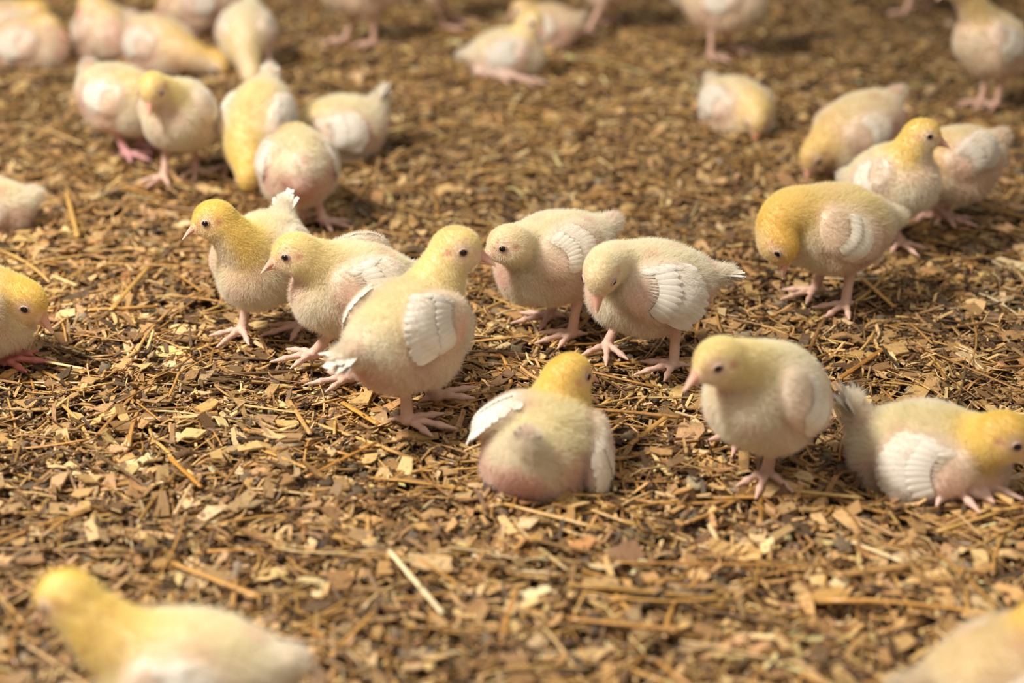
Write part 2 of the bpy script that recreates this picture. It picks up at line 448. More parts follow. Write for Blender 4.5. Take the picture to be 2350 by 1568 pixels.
def surface_net(prims, h):
    lo = np.min([p.box()[0] for p in prims], 0) - 4*h
    hi = np.max([p.box()[1] for p in prims], 0) + 4*h
    n = np.ceil((hi-lo)/h).astype(int)+1
    f = np.full(n, 1.0, np.float32)
    ax = [lo[i]+h*np.arange(n[i]) for i in range(3)]
    for p in prims:
        a, b = p.box(); m = p.k + 3*h
        i0 = np.maximum(((a-m-lo)/h).astype(int), 0); i1 = np.minimum(((b+m-lo)/h).astype(int)+2, n)
        sl = tuple(slice(i0[i], i1[i]) for i in range(3))
        G = np.stack(np.meshgrid(*[ax[i][sl[i]] for i in range(3)], indexing='ij'), -1)
        d = p.dist(G); c = f[sl]
        t = np.maximum(p.k - np.abs(c-d), 0)/p.k
        f[sl] = np.minimum(c, d) - t*t*p.k*0.25
    ins = f < 0
    cnt = np.zeros(n-1, np.int8)
    for dx in (0, 1):
        for dy in (0, 1):
            for dz in (0, 1):
                cnt += ins[dx:n[0]-1+dx, dy:n[1]-1+dy, dz:n[2]-1+dz]
    act = np.argwhere((cnt > 0) & (cnt < 8))
    idx = np.full(n-1, -1, np.int32); idx[tuple(act.T)] = np.arange(len(act))
    acc = np.zeros((len(act), 3)); num = np.zeros(len(act))
    corners = [(x, y, z) for x in (0, 1) for y in (0, 1) for z in (0, 1)]
    for c0 in corners:
        for a in range(3):
            if c0[a]: continue
            c1 = list(c0); c1[a] = 1
            v0 = f[tuple((act+c0).T)]; v1 = f[tuple((act+c1).T)]
            m = (v0 < 0) != (v1 < 0)
            t = np.where(m, v0/np.where(m, v0-v1, 1), 0)
            p = np.array(c0, float)[None] + t[:, None]*np.eye(3)[a]
            acc[m] += p[m]; num[m] += 1
    V = lo + h*(act + acc/num[:, None])
    quads = []
    for a in range(3):
        s0 = [slice(None)]*3; s1 = [slice(None)]*3
        s0[a] = slice(0, -1); s1[a] = slice(1, None)
        A = ins[tuple(s0)]; B = ins[tuple(s1)]
        e = np.argwhere(A != B)
        u, w = (a+1) % 3, (a+2) % 3
        du = np.eye(3, dtype=int)[u]; dw = np.eye(3, dtype=int)[w]
        q = np.stack([idx[tuple((e-du-dw).T)], idx[tuple((e-dw).T)], idx[tuple(e.T)], idx[tuple((e-du).T)]], -1)
        flip = ~A[tuple(e.T)]
        q[flip] = q[flip][:, ::-1]
        quads.append(q)
    return V, np.concatenate(quads)

def feather_strip(V, P, U, C, pts_fn, col, nl=7, nw=5):
    """one vane: pts_fn(t, s) -> point, t 0..1 along, s -1..1 across"""
    b = len(V)
    for i in range(nl):
        t = i/(nl-1)
        for j in range(nw):
            s_ = -1 + 2*j/(nw-1)
            V.append(pts_fn(t, s_)); U.append((t+len(P)*0.37, s_*0.5)); C.append(col*(0.97 + 0.05*t - (0.08 if j == nw//2 else 0)))
    for i in range(nl-1):
        for j in range(nw-1):
            P.append((b+i*nw+j, b+(i+1)*nw+j, b+(i+1)*nw+j+1, b+i*nw+j+1))

HEADC = {'strong': srgb(255, 229, 142), 'mid': srgb(254, 233, 172), 'soft': srgb(254, 236, 188), 'pale': srgb(253, 239, 212)}
CREAM, BACK, BELLY = srgb(252, 243, 228), srgb(252, 243, 221), srgb(246, 234, 216)
PINK, ROSE, LEG, WHITE = srgb(236, 202, 190), srgb(212, 172, 172), srgb(220, 182, 164), srgb(240, 232, 220)
HAIRS = {2: 85000, 1: 26000, 0: 9000}; VOX = {2: 0.0011, 1: 0.0015, 0: 0.0020}; HRAD = {2: 0.000072, 1: 0.00016, 0: 0.00026}

def chick(label, body, yaw, head, gaze, feet, base=None, pitch=14, roll=0, s=1.0, q=1, yel='mid', wings=((0, 0), (0, 0)),
          tail=1.0, tail_up=35, neck=None, seed=0, closed=False, pink=0.4, nape=1.0, fat=1.0, hs=1.0, leg=None, backyel=0.3, ww=1.0, wsz=1.0, tint=(1, 1, 1)):
    rng = np.random.default_rng(seed+100)
    if base is None:
        fp = [on_z(f[0], f[1]) for f in feet if f is not None]
        by = float(np.mean([p[1] for p in fp]))
    else:
        by = on_z(*base)[1]
    bc = on_y(body[0], body[1], by + (body[2] if len(body) > 2 else 0))
    org = np.array([bc[0], bc[1], 0.0])
    bc = bc - org
    H = on_y(head[0], head[1], by + head[2]) - org
    B = frame(ypdir(yaw, pitch), roll)
    S = s*0.96; Sb = s*0.80; Hs = s*.82*hs
    def W(x, y, z): return bc + np.array([x, y, z])*Sb @ B
    hc = HEADC[yel]; hc2 = hc*0.5 + CREAM*0.5
    back = -B[0]
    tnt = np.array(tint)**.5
    prims = []
    def ell(c, r, R, col, hl, flow, k=0.012, dn=1.0, sc=Sb):
        prims.append(Prim('ell', c=np.array(c), r=np.array(r)*sc, R=R, col=col, hl=hl, flow=nrm(flow), k=k, dn=dn))
    def cap(a, b, ra, rb, col, hl, flow, k=0.008, dn=1.0):
        prims.append(Prim('cap', a=np.array(a), b=np.array(b), ra=ra*S, rb=rb*S, col=col, hl=hl, flow=nrm(flow), k=k, dn=dn))
    fb = back*1.0 - B[2]*0.35
    bcol = BACK*(1-backyel*0.5) + hc*backyel*0.5
    ell(W(0, 0, 0), (.0400, .0335*fat, .0315), B, bcol*0.5+CREAM*0.5, .0062, fb)
    ell(W(.022, 0, -.006), (.030, .029*fat, .029), B, CREAM, .0062, back*.5-B[2], .014)
    ell(W(-.012, 0, -.011), (.033, .029*fat, .027), B, BELLY, .0070, back*.4-B[2], .014)
    ell(W(-.004, 0, .012), (.036, .024*fat, .021), B, bcol, .0055, back, .014)
    ell(W(-.031, 0, .002), (.022, .021*fat, .019), B, CREAM, .0065, back, .014)
    tu = math.radians(tail_up)
    tdir = back*math.cos(tu) + B[2]*math.sin(tu)
    t0 = W(-.044, 0, .009)
    cap(t0, t0+tdir*.014*S, .0085, .005, CREAM, .0045, tdir, .010)
    cap(t0+tdir*.014*S, t0+tdir*(.013+.007*tail)*S, .005, .0035, WHITE*.6+CREAM*.4, .0085, tdir, .004, 1.6)
    # neck
    g = frame(ypdir(*gaze))
    A0 = W(.020, 0, .008)
    end = H - g[0]*.006*Hs - g[2]*.005*Hs
    d = np.linalg.norm(end-A0)
    if neck is None:
        ctrl = A0 + (B[0]*.62 + np.array([0, 0, .55]))*d*0.42
    else:
        ctrl = A0 + (B[0]*neck[0] + B[2]*neck[1] + B[1]*(neck[2] if len(neck) > 2 else 0))*d
    pts = [(1-t)**2*A0 + 2*t*(1-t)*ctrl + t*t*end for t in np.linspace(0, 1, 8)]
    rr = np.interp(np.linspace(0, 1, 8), [0, .35, .7, 1], [.0180, .0140, .0112, .0098])
    for i in range(7):
        tt = (i+.5)/7
        nf = pts[i]-pts[i+1]
        cc = CREAM*(1-tt)*(1-.5*nape) + hc*(1-(1-tt)*(1-.5*nape))
        cap(pts[i], pts[i+1], rr[i], rr[i+1], cc, .0048-.0018*tt, nf, .0075)
    # head
    def Hh(x, y, z): return H + np.array([x, y, z])*Hs @ g
    fh = -g[0]
    def hell(c, r, col, hl, flow, k, dn=1.0): ell(c, r, g, col, hl, flow, k, dn, Hs)
    hell(Hh(-.0012, 0, .0010), (.0165, .0127, .0142), hc, .0026, fh, .006, 1.6)
    prims.append(Prim('cap', a=Hh(.001, 0, -.0020), b=Hh(.0142, 0, -.0042), ra=.0120*Hs, rb=.0060*Hs, col=hc2, hl=.0014, flow=fh, k=.004, dn=1.0))
    hell(Hh(-.002, 0, -.0066), (.0118, .0110, .0088), hc2*.6+CREAM*.4, .0026, fh-g[2], .006)
    # wing pads
    wfr = []
    for sd, wg in zip((1, -1), wings):
        droop, flare = wg[:2]
        a1, a2, a3 = math.radians(droop), math.radians(flare), math.radians(wg[2] if len(wg) > 2 else 20)
        O = B[1]*sd*math.cos(a3) + B[2]*math.sin(a3); U0 = B[2]*math.cos(a3) - B[1]*sd*math.sin(a3); Aw = back*math.cos(a1) - U0*math.sin(a1)
        Aw, Ow = Aw*math.cos(a2) + O*math.sin(a2), O*math.cos(a2) - Aw*math.sin(a2)
        Bw = np.cross(Aw, Ow)*(1 if np.dot(np.cross(Aw, Ow), B[2]) > 0 else -1)
        Sw = Sb*1.03*wsz*(1 if q == 2 else .9); Sh = W(.021, sd*.0250*fat, .015)
        C = Sh + Aw*.0215*Sw + Ow*.0040*Sw - Bw*.008*Sw
        R = np.array([Aw, Ow, Bw]); wfr.append((C, R, sd))
        prims.append(Prim('ell', c=C, r=np.array([.0310, .0085, .0215])*Sw, R=R, col=CREAM*.60+PINK*.12+WHITE*.28, hl=.0036, flow=nrm(Aw), k=.0035, dn=.8))
        prims.append(Prim('cap', a=Sh, b=C-Aw*.012*Sw-Bw*.008*Sw, ra=.010*Sb, rb=.0085*Sb, col=CREAM*.8+PINK*.2, hl=.0036, flow=nrm(Aw), k=.005, dn=.8))
    # legs
    legc = LEG if leg is None else srgb(*leg)
    hips = [W(-.006, .019, -.018), W(-.006, -.019, -.018)]
    for sd, ft, hip in zip((1, -1), feet, hips):
        if ft is None:
            ell(hip + B[0]*.004*S, (.026, .014, .018), B, BELLY, .006, back-B[2], .008)
            continue
        fz = ft[3] if len(ft) > 3 else 0.0
        F = on_z(ft[0], ft[1], fz) - org; F[2] += .0092
        ff = ypdir(ft[2], 0)
        hx = hip - F; hx[2] = 0
        if len(ft) > 4 and ft[4] == 'sit':
            K = F - ff*.030*S + np.array([0, 0, .004])
        else:
            dk = nrm(np.array([0, 0, 1.0]) + 0.9*hx/0.06 - 0.22*ff)
            K = F + dk*.036*S
        mid = hip*.35 + K*.65 + B[0]*.004*S
        cap(hip+B[0]*.006*S, mid, .0135, .0088, BELLY, .0058, -np.array([0, 0, 1.0]), .010)
        cap(mid, K, .0088, .0056, legc*.5+BELLY*.5, .0035, K-mid, .006, .5)
        cap(K, K+.4*(F-K), .0052, .0036, legc, 0, F-K, .003, 0)
        cap(K+.4*(F-K), F, .0036, .0042, legc, 0, F-K, .003, 0)
        lft = ft[5] if len(ft) > 5 else 0
        for dy_, ln in ((-44, .0260), (0, .0330), (42, .0265), (172, .0130)):
            a = math.radians(ft[2]+dy_+rng.normal(0, 4)); td = np.array([math.cos(a), math.sin(a), 0.0])
            p = F - [0, 0, .0008]; n_ = 3 if ln > .02 else 2
            for i in range(n_):
                z2 = [.0050, .0038, .0026][i] if n_ == 3 else [.0042, .0024][i]
                p2 = F + td*ln*S*(i+1)/n_; p2[2] = F[2] - .0052 + z2 - lft*(i+1)*.004
                ra, rb = [(.0030, .0021), (.0024, .0019), (.0023, .0010)][i if n_ == 3 else i+1]
                if ln < .02: ra *= .8; rb *= .8
                cap(p, p2, ra, rb, legc*(1 if i < n_-1 else .96), 0, td, .0022, 0)
                p = p2
    h = VOX[q]
    V, Q = surface_net(prims, h)
    # vertex colour, down length and direction from the nearest parts
    D = np.stack([p.dist(V) for p in prims], -1)
    Wt = np.exp(-(D - D.min(1, keepdims=True))/0.0028); Wt /= Wt.sum(1, keepdims=True)
    col = Wt @ np.array([p.col for p in prims]); hl = Wt @ np.array([p.hl for p in prims])
    dn = Wt @ np.array([p.dn for p in prims]); flow = Wt @ np.array([p.flow for p in prims])
    skin = col*.74 + (PINK*.26)
    bare = Wt @ np.array([1.0 if p.dn == 0 else 0.0 for p in prims])
    skin = skin*(1-bare[:, None]) + col*bare[:, None]
    def patch(c, r, k, strength, thin=0.5, short=0.7):
        nonlocal col, skin, dn, hl
        d_ = np.linalg.norm((V-c)/r, axis=1) if np.ndim(r) else np.linalg.norm(V-c, axis=1)/r
        w_ = np.clip(1.25-d_, 0, 1)[:, None]**1.0*strength; w_ = np.minimum(w_, 1)*(1-bare[:, None])
        col = col*(1-w_) + k*w_; skin = skin*(1-w_) + k*w_
        dn = dn*(1-w_[:, 0]*thin); hl = hl*(1-w_[:, 0]*short)
    # nape and crown keep the yellow, throat goes cream
    throat = pts[5]*.5+pts[3]*.5 - g[2]*.012*S*0
    for sd in (1, -1):
        patch(Hh(.0055, sd*.0120, .0014), .0086*Hs, srgb(238, 216, 194), .9, .6, .75)      # around the eye
        patch(Hh(-.0050, sd*.0125, -.0005), .0035*Hs, srgb(214, 150, 130), .7, .9, .8)       # ear
        patch(Hh(.0140, sd*.0050, -.0020), .0050*Hs, srgb(232, 188, 150), .6, .8, .8)
        patch(W(.010, sd*.030, -.014), np.array([.018, .018, .010])*S, PINK, .22*pink*2, .4, .4)
        patch(W(-.022, sd*.026, -.006), np.array([.018, .018, .016])*S, PINK*.7+ROSE*.3, .4*pink*2, .4, .3)
    patch(Hh(.0100, 0, -.0080), .0105*Hs, CREAM*.75+PINK*.25, .75, .2, .2)
    vdir = nrm(g[0]*.7 + B[0] - np.array([0, 0, .6]))
    for i in (2, 3, 4, 5, 6):
        patch(pts[i]+vdir*.012*S, .0115*S, CREAM*.85+PINK*.15, .75, .05, .05)
    for (C, R, sd) in wfr:
        patch(C - R[0]*.016*S - R[2]*.008*S + R[1]*.008*S, .013*S, srgb(232, 178, 160), (.32 if q == 2 else .2)*ww, .4, .5)
    patch(W(.044, 0, -.002), .016*S, PINK, .35*pink*2, .4, .4)
    patch(W(-.050, 0, -.012), .016*S, PINK*.6+ROSE*.4, .6*pink*2, .6, .5)
    patch(W(-.040, 0, -.020), .022*S, PINK, .4*pink*2, .4, .4)
    # uneven blotches
    bl = np.sin(V[:, 0]*150+seed)*np.sin(V[:, 1]*170+seed*2)*np.sin(V[:, 2]*160+seed*3)
    bw = np.clip(bl*1.6-.25, 0, 1)[:, None]*pink*.55*(1-bare[:, None])*np.clip(Wt[:, :7].sum(1, keepdims=True), 0, 1)
    col = col*(1-bw) + PINK*bw; skin = skin*(1-bw) + PINK*bw
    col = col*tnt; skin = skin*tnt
    # normals
    a_, b_, c_, d_ = V[Q[:, 0]], V[Q[:, 1]], V[Q[:, 2]], V[Q[:, 3]]
    fn = np.cross(c_-a_, d_-b_); ar = np.linalg.norm(fn, axis=1)
    vn = np.zeros_like(V)
    for i in range(4): np.add.at(vn, Q[:, i], fn)
    vn /= np.maximum(np.linalg.norm(vn, axis=1), 1e-12)[:, None]
    root = bpy.data.objects.new('chick', None); scene.collection.objects.link(root)
    root.empty_display_size = 0.02; root.location = org
    root['label'] = label; root['category'] = 'chick'; root['group'] = 'broiler chicks on the barn litter'
    body_ob = link('body', np_mesh('body', V, Q, SKIN, skin), root)
    # down
    nh = HAIRS[q]
    fd = ar*dn[Q].mean(1)*(hl[Q].mean(1) > .0009)
    pick_ = rng.choice(len(Q), nh, p=fd/fd.sum())
    r1, r2 = rng.random((nh, 1)), rng.random((nh, 1))
    w4 = np.concatenate([(1-r1)*(1-r2), r1*(1-r2), r1*r2, (1-r1)*r2], 1)[:, :, None]
    Qp = Q[pick_]
    P0 = (V[Qp]*w4).sum(1); n0 = (vn[Qp]*w4).sum(1); n0 /= np.linalg.norm(n0, axis=1)[:, None]
    fl = (flow[Qp]*w4).sum(1); fl -= n0*(fl*n0).sum(1, keepdims=True)
    L = (hl[Qp, None]*w4).sum((1, 2))*rng.uniform(.6, 1.25, nh)*S
    ck = (col[Qp]*w4).sum(1)
    wob = np.stack([np.sin(P0[:, 1]*1300+P0[:, 2]*900), np.sin(P0[:, 2]*1400+P0[:, 0]*800), np.sin(P0[:, 0]*1200-P0[:, 1]*1000)], -1)*.16*np.clip((L[:, None]-.002)/.003, 0, 1)
    wl = np.clip((L[:, None]-.002)/.003, 0, 1)
    wob2 = wl*np.stack([np.sin(P0[:, 1]*310+P0[:, 2]*260+seed), np.sin(P0[:, 2]*330+P0[:, 0]*240), np.sin(P0[:, 0]*290-P0[:, 1]*270)], -1)*.16
    rn = rng.normal(0, .22, (nh, 3))
    d0 = n0*.88 + fl*.40 + wob*.6 + wob2 + rn; d0 /= np.linalg.norm(d0, axis=1)[:, None]
    d1 = n0*.62 + fl*.62 + wob + wob2*1.3 + rn*1.6; d1 /= np.linalg.norm(d1, axis=1)[:, None]
    P1 = P0 + d0*(L*.5)[:, None]; P2 = P1 + d1*(L*.5)[:, None]
    P0 = P0 - n0*.0004
    hc_ = bpy.data.hair_curves.new('down')
    hc_.add_curves([3]*nh)
    pos = np.stack([P0, P1, P2], 1).astype(np.float32)
    hc_.attributes['position'].data.foreach_set('vector', pos.ravel())
    ra = hc_.attributes.get('radius') or hc_.attributes.new('radius', 'FLOAT', 'POINT')
    ra.data.foreach_set('value', np.tile(np.array([1, .8, .25], np.float32)*HRAD[q], nh))
    ca = hc_.attributes.new('col', 'FLOAT_COLOR', 'CURVE')
    c4 = np.ones((nh, 4), np.float32); c4[:, :3] = np.clip(ck*rng.normal(1.0, .06, (nh, 1))*1.04, 0, .97)
    ca.data.foreach_set('color', c4.ravel())
    hc_.materials.append(DOWN)
    link('down', hc_, root)
    # wing feathers
    for (C, R, sd) in wfr:
        fv, fp_, fu, fc = [], [], [], []
        def surf(a, b, lift):
            e = 1 - (a/.0310)**2 - (b/.0215)**2
            y = .0085*math.sqrt(max(e, 0.0)) - (0.006*min(1, -e) if e < 0 else 0)
            return C + (R[0]*a + R[2]*b + R[1]*(y+lift))*Sw
        def vane(a0, b0, ang, ln, wd, lift, cc):
            ca_, sa = math.cos(ang), math.sin(ang)
            def fn_(t, s_):
                w_ = wd*.5*(math.sin(math.pi*min(1, .12+.80*t))**.55)*(1 if t < .99 else .45)
                a = a0 + ca_*ln*t - sa*w_*s_; b = b0 + sa*ln*t + ca_*w_*s_
                return surf(a, b, lift + .0012*t - .0008*s_*s_ + .0006*math.sin(t*3))
            feather_strip(fv, fp_, fu, fc, fn_, cc)
        WC = WHITE*ww + CREAM*(1-ww)
        for i in range(10):
            u_ = i/9
            vane(-.003+.005*math.sin(u_*3.1), .012-.026*u_, math.radians(10-36*u_+rng.normal(0, 2)), (.029+.005*math.sin(u_*3))*(.5+.5*ww), .0125, .0008+.00025*i, WC*rng.uniform(.94, 1))
        for i in range(9):
            u_ = i/8
            vane(-.010+.005*math.sin(u_*3.1), .013-.026*u_, math.radians(12-42*u_+rng.normal(0, 3)), .018*(.6+.4*ww), .0085, .0020+.0002*i, WC*rng.uniform(.92, .99))
        for i in range(12 if ww > .5 else 0):
            u_ = i/11
            vane(-.017+.004*math.sin(u_*3.1)+rng.normal(0, .001), .010-.022*u_, math.radians(10-42*u_+rng.normal(0, 6)), .012, .0015, .0007, WC*.92+PINK*.05)
        for i in range(6 if ww > .5 else 0):
            vane(-.020+.004*i, .014+.0012*i, math.radians(-6+rng.normal(0, 5)), .013, .0042, .0016, WC*.98)
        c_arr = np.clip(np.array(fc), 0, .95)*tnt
        link('wing_feathers', np_mesh('wing_feathers', np.array(fv), np.array(fp_), FEATHER, c_arr, np.array(fu)), root)
    # tail feathers
    fv, fp_, fu, fc = [], [], [], []
    tl = nrm(np.cross(B[1], tdir))
    te = t0 + tdir*.009*S
    for i in range(15):
        a = math.radians(-35+5*i); dd = tdir*math.cos(a) + B[1]*math.sin(a)*.8 + tl*.12*math.cos(i*2.3)
        sd_ = nrm(np.cross(dd, tl)); L_ = .0195*tail*S*rng.uniform(.75, 1.1)
        def fn_(t, s_, dd=dd, sd_=sd_, L_=L_, i=i):
            w_ = .0022*S*tail**.5*(math.sin(math.pi*min(1, .15+.74*t))**.6)
            return te + dd*L_*t + sd_*w_*s_ + tl*(.0005*(i % 3) - .0012*t*t)
        feather_strip(fv, fp_, fu, fc, fn_, WHITE*rng.uniform(.92, 1), 6, 3)
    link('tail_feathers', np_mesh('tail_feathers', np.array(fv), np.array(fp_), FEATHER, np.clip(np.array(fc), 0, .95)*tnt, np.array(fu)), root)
    # beak: upper and lower mandible
    bv, bp_, bcx = [], [], []
    for (ln, top, bot, off, drop) in ((.0190, .0082, .0012, -.0034, .0076), (.0160, .0006, .0054, -.0052, .0030)):
        b0 = len(bv); nr, nt_ = 12, 9
        for i in range(nt_):
            t = i/(nt_-1); w_ = .0057*(1-t)**.60+.0003; up_ = top*(1-t*.90); dn_ = bot*(1-t*.75)
            for k in range(nr):
                a = 2*math.pi*k/nr; sn = math.sin(a)
                z = off + (up_ if sn > 0 else dn_)*sn - drop*t**1.7
                bv.append(Hh(.0118+ln*t, w_*math.cos(a), z))
                bcx.append(srgb(226, 164, 144)*(1-t*t) + srgb(240, 204, 180)*t*t)
        for i in range(nt_-1):
            for k in range(nr):
                bp_.append((b0+i*nr+k, b0+(i+1)*nr+k, b0+(i+1)*nr+(k+1) % nr, b0+i*nr+(k+1) % nr))
        for k in range(1, nr-2, 2):
            bp_.append((b0+(nt_-1)*nr, b0+(nt_-1)*nr+k, b0+(nt_-1)*nr+k+1, b0+(nt_-1)*nr+k+2))
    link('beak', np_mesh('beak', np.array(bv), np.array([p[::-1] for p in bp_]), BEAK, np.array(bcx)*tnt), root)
    # eyes
    for sd in (1, -1):
        ev, ep, ec = [], [], []
        ce = Hh(.0052, sd*.0116, .0020)
        ax = nrm(g[1]*sd*.93 + g[0]*.34); e1 = nrm(np.cross(g[2], ax)); e2 = np.cross(ax, e1)
        r0 = .0030*Hs
        nr, nt_ = 20, 9
        for i in range(nt_):
            th = (math.pi*.5)*i/(nt_-1)
            for k in range(nr):
                a = 2*math.pi*k/nr
                sq = .28 if closed else .86
                ev.append(ce + (e1*math.cos(a) + e2*math.sin(a)*sq)*r0*math.cos(th) + ax*(r0*math.sin(th)*.75 + .0010*Hs))
                ec.append(srgb(18, 13, 12))
        for i in range(nt_-1):
            for k in range(nr):
                ep.append((i*nr+k, i*nr+(k+1) % nr, (i+1)*nr+(k+1) % nr, (i+1)*nr+k))
        eye = link('eye', np_mesh('eye', np.array(ev), np.array(ep), EYE, np.array(ec)), root)
        lv, lp, lc = [], [], []
        for k in range(nr):
            a = 2*math.pi*k/nr
            for m in range(8):
                b = 2*math.pi*m/8
                rm = r0*1.10 + .0007*math.cos(b)
                lv.append(ce + (e1*math.cos(a) + e2*math.sin(a)*sq)*rm + ax*(.0012*Hs + .0008*math.sin(b))); lc.append(srgb(196, 166, 150))
        for k in range(nr):
            for m in range(8):
                lp.append((k*8+m, ((k+1) % nr)*8+m, ((k+1) % nr)*8+(m+1) % 8, k*8+(m+1) % 8))
        link('eyelid', np_mesh('eyelid', np.array(lv), np.array(lp), SKIN, np.array(lc)), eye)
    return root

# ---- the flock. body / head: picture spot and distance offset (m) from the feet; feet: left, right (spot, toe heading)
chick('yellow headed chick looking left, standing upright left of the group with tail raised behind', (603, 592, 0.0), 255, (487, 503, -.030), (190, -14),
      ((690, 772, 215), (558, 782, 240)), pitch=-4, s=.98, q=2, yel='strong', tail=1.3, seed=1, wings=((0, 0), (8, 0)), tail_up=50, nape=1.2)
chick('white winged chick looking left, walking behind the central chick with one foot lifted', (815, 662, 0.0), 200, (672, 580, -.018), (186, -14),
      ((722, 838, 190, .012), (806, 892, 190)), base=(790, 872), pitch=12, s=1.0, q=2, yel='soft', seed=2, ww=0.85, wings=((-16, 4), (-26, 4)), tail=1.3, pink=.7, tail_up=30)
chick('large central chick seen from behind, head up and looking right, white wing on its side', (938, 760, 0.0), 52, (1052, 570, .028), (-8, -6),
      ((1000, 935, 40), (935, 990, -10)), base=(950, 975), pitch=8, s=1.08, q=2, yel='soft', seed=3, wings=((-12, 0), (-20, 6)), tail=1.5, tail_up=8, backyel=.6)
chick('chick facing left behind the touching beaks, body pale pink and sloping up to the tail', (1268, 588, 0.0), 203, (1162, 560, -.035), (192, -16),
      ((1312, 790, 205), (1262, 748, 200)), pitch=-8, s=1.0, q=2, yel='pale', seed=4, ww=0.4, pink=.8, wings=((-18, 0), (-6, 0)), tail=.7, tail_up=20)
chick('chick with drooping head and half closed eyes, large white wing, standing right of centre', (1490, 655, 0.0), 188, (1378, 630, -.050), (252, -52),
      ((1545, 862, 200), (1392, 818, 262)), pitch=4, s=1.0, wsz=1.14, q=2, yel='pale', seed=5, closed=True, pink=.6, wings=((2, 0), (0, 0)), tail=1.25, tail_up=6)
chick('chick resting on the litter with its back turned, yellow head raised and looking away right', (1246, 1026, 0.0), 72, (1308, 862, .030), (42, -6),
      (None, None), base=(1250, 1085), pitch=-2, roll=8, s=1.08, q=2, yel='strong', seed=6, ww=0.95, pink=.9, wings=((-14, 4, 45), (26, 12, 10)), tail=.9, tail_up=66, fat=1.12, neck=(.55, .45))
chick('front chick standing on one leg and facing left, right of the resting chick', (1762, 905, 0.0), 225, (1643, 828, -.030), (205, -18),
      ((1758, 1112, 258), (1700, 1020, 250)), base=(1758, 1105), pitch=24, s=1.01, q=2, ww=.1, yel='soft', seed=7, wings=((10, 0), (0, 0)), tail=.6, tail_up=0)
chick('chick lying at the right edge facing right with white tail feathers fanned up', (2135, 1056, 0.0), -20, (2312, 1003, -.030), (-14, -22),
      ((2222, 1128, -40, 0, 'sit'), (2172, 1138, -75, 0, 'sit')), base=(2140, 1100), pitch=-2, s=1.12, q=2, yel='strong', seed=8, ww=0.75, wings=((-6, 0), (-2, 0)), tail=1.5, tail_up=58)
chick('yellow necked chick bending its head down to preen its breast, on the right', (1915, 520, 0.0), 197, (1790, 562, -.030), (-35, -62),
      ((1938, 722, 225), (1868, 690, 205)), pitch=8, s=1.02, q=2, ww=.1, yel='strong', seed=9, wings=((16, 0), (0, 0)), tail=.6, tail_up=10, backyel=.9, neck=(.85, .30), tint=(.97, .94, .86))
chick('chick with bright yellow head looking right, standing behind the preening chick', (2045, 415, 0.0), -50, (2120, 308, -.020), (-12, -8),
      ((2170, 520, -40), (2062, 578, -70)), base=(2066, 580), pitch=28, s=.95, q=1, ww=.1, yel='strong', seed=10, tail=.6)
chick('chick at the far right with its head hidden behind the yellow headed neighbour', (2190, 375, 0.0), 200, (2105, 400, -.02), (195, -30),
      ((2160, 515, 200), (2120, 510, 200)), base=(2150, 518), pitch=-4, s=.99, q=1, yel='mid', seed=11, wings=((-25, 14), (0, 0)), tail=.6, tint=(.95, .9, .84))
chick('chick pecking the litter with head low at left, tail up, behind the preening chick', (1965, 300, 0.0), 205, (1868, 355, -.025), (212, -55),
      ((1948, 402, 210), (1990, 390, 210)), base=(1950, 402), pitch=-20, s=1.06, q=1, yel='mid', seed=12, ww=0.4, pink=.7, tail=.7, tail_up=22, neck=(.5, -.1), tint=(.98, .93, .87))
chick('chick crouching with head bent down to the right, alone in the right background', (1690, 250, 0.0), 300, (1735, 275, -.05), (275, -60),
      (None, None), base=(1690, 290), pitch=0, s=1.04, q=0, yel='mid', seed=13, tail=.8, tail_up=50, wings=((0, 0), (-10, 6)), neck=(.6, .1), tint=(.96, .92, .86))
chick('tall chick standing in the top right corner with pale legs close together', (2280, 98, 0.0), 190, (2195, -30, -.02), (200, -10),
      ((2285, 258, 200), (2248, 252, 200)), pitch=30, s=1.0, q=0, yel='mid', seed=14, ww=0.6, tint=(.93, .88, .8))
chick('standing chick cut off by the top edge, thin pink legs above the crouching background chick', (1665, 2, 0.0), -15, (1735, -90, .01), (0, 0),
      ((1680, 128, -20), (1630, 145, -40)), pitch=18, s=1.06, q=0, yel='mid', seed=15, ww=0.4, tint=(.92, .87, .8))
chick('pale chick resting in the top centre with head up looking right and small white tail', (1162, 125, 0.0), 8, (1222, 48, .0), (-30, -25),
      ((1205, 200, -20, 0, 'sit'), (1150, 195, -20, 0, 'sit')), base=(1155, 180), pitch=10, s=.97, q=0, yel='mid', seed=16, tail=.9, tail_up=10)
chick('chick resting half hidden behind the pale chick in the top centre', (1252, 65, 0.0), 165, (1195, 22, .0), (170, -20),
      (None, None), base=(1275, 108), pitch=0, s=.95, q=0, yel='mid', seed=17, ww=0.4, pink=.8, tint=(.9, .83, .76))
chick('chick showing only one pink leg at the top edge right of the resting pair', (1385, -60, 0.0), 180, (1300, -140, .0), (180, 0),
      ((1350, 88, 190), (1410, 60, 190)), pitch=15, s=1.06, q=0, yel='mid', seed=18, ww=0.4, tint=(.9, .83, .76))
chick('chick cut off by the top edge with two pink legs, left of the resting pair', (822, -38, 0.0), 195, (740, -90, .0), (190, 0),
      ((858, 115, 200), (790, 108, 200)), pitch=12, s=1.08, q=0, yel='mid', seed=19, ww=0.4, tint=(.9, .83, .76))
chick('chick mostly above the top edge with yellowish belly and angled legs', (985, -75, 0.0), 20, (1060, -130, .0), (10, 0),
      ((1048, 60, 0), (1020, 78, 10)), pitch=10, s=1.06, q=0, yel='strong', seed=20, ww=0.4, tint=(.86, .78, .68))
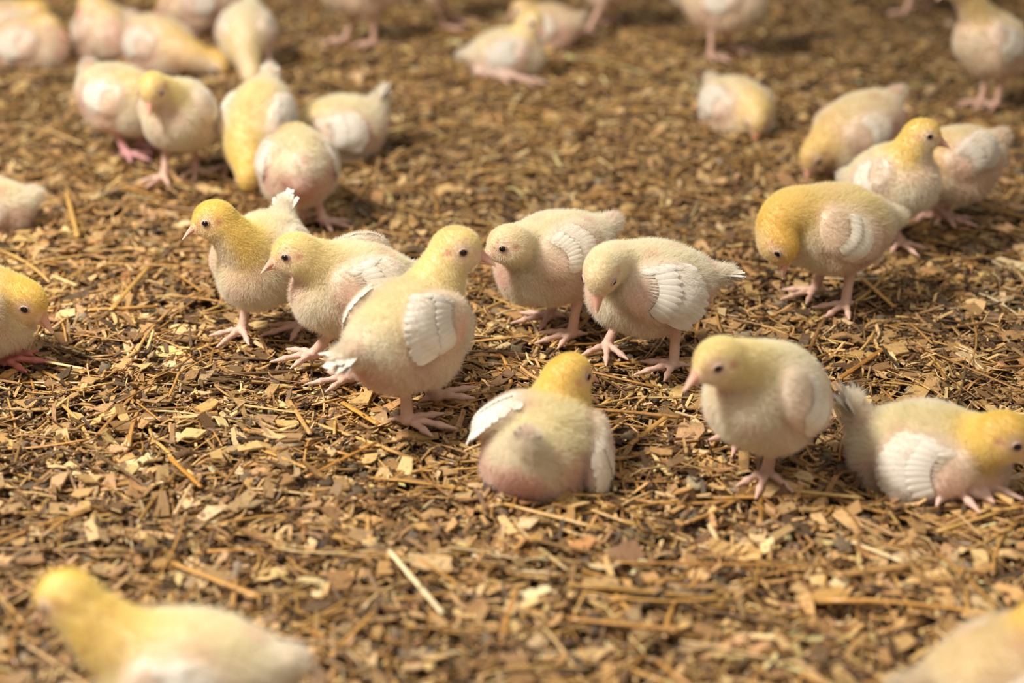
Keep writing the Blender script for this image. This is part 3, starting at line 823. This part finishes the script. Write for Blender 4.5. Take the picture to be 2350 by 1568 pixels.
chick('chick mostly above the top edge near the right corner, only its feet in view', (2100, -80, 0.0), 190, (2030, -170, .0), (190, 0),
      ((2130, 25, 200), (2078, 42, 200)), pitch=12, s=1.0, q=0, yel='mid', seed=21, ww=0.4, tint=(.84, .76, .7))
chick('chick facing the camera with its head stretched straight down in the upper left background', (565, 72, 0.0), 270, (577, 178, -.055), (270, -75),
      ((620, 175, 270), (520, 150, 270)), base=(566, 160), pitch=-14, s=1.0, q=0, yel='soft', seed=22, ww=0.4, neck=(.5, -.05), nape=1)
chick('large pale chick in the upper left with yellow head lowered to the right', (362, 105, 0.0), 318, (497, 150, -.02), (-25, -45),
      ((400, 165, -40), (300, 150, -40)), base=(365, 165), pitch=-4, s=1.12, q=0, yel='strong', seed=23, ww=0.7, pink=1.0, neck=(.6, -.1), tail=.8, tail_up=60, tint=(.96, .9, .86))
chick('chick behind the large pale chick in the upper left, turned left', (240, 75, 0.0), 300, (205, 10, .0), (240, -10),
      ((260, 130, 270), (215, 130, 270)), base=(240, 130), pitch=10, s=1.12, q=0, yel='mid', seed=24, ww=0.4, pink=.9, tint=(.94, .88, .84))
chick('mostly hidden chick at the top edge, right of the pair of large upper left chicks', (450, 10, 0.0), 200, (385, 8, -.01), (200, -20),
      ((470, 85, 200), (430, 85, 200)), base=(450, 80), pitch=5, s=1.0, q=0, yel='strong', seed=25, ww=0.4, pink=.8, tint=(.93, .87, .83))
chick('chick lying at the upper left edge, the nearer of the pair there', (60, 105, 0.0), 350, (108, 62, -.0), (-10, -10),
      (None, None), base=(60, 145), pitch=4, s=1.16, q=0, yel='mid', seed=26, ww=0.5, pink=1.0, tint=(.95, .89, .83))
chick('chick at the upper left edge with yellow head, behind the lying one', (22, 62, 0.0), 20, (78, 28, -.0), (200, -30),
      (None, None), base=(20, 105), pitch=4, s=1.05, q=0, yel='strong', seed=27, ww=0.3, pink=.6, tint=(.95, .89, .83))
chick('chick seen from behind at the left of the upper left group, pinkish rump and legs', (275, 225, 0.0), 330, (352, 262, .01), (0, -40),
      ((330, 355, -20), (292, 372, -30)), base=(308, 360), pitch=-6, s=1.02, q=1, yel='mid', seed=28, ww=0.6, pink=1.0, tail=.7, tail_up=75, leg=(216, 160, 160))
chick('chick facing the camera with wide planted feet and head lowered in the upper left', (412, 260, 0.0), 262, (348, 205, -.045), (262, -42),
      ((450, 410, 285), (378, 425, 250)), pitch=14, s=1.0, q=1, yel='mid', seed=29, ww=0.1, tail=.6, tail_up=65)
chick('chick bent forward with its yellow nape down to the litter, tail raised to white tip', (590, 285, 0.0), 256, (572, 405, -.055), (262, -78),
      ((640, 420, 260), (530, 400, 260)), base=(585, 405), pitch=-32, s=1.06, q=1, yel='strong', seed=30, neck=(.55, .05), tail=1.0, tail_up=20, backyel=.9, wings=((-8, 6), (-4, 2)))
chick('round chick seen from the rear on one visible leg, left centre behind the group', (683, 378, 0.0), 100, (670, 330, .07), (100, -40),
      ((700, 520, 90), (743, 528, -30)), base=(735, 520), pitch=-2, s=1.0, q=1, yel='mid', seed=31, ww=0.7, pink=.7, tail=.1, tail_up=-60, fat=1.05, wings=((0, 0), (4, 0)))
chick('chick with upright white tail facing left, behind the round rear view chick', (775, 300, 0.0), 195, (690, 300, -.0), (190, -20),
      (None, None), base=(800, 355), pitch=-8, s=1.08, q=1, yel='mid', seed=32, tail=1.4, tail_up=58, wings=((4, 10), (0, 0)))
chick('pinkish chick lying half outside the left edge, rear towards the picture', (-48, 488, 0.0), 195, (-130, 430, -.0), (190, -10),
      (None, None), base=(10, 525), pitch=4, s=1.02, q=1, yel='mid', seed=33, ww=0.5, pink=.7, tail=.2)
chick('chick with only its yellow head and breast reaching in at the left edge, beak down', (-80, 715, 0.0), 10, (60, 692, -.0), (-16, -32),
      ((10, 850, 0), (-30, 832, 0)), base=(-10, 845), pitch=0, s=1.1, q=2, yel='strong', seed=34, ww=0.3, leg=(200, 120, 108))
chick('blurred foreground chick at the bottom left with its yellow neck stretched up left', (436, 1552, 0.0), 178, (146, 1372, .01), (165, -30),
      ((480, 1720, 190), (400, 1720, 190)), pitch=6, s=.98, q=1, yel='strong', seed=35, ww=0.6, pink=.6, tail=.7, tail_up=30, neck=(.5, .1))
chick('blurred foreground chick cut off by the bottom right corner', (2320, 1580, 0.0), 15, (2420, 1430, .01), (0, -10),
      ((2330, 1720, 0), (2270, 1720, 0)), pitch=10, s=1.04, q=1, yel='strong', seed=36, ww=0.6, pink=.5, tint=(.95, .9, .82))
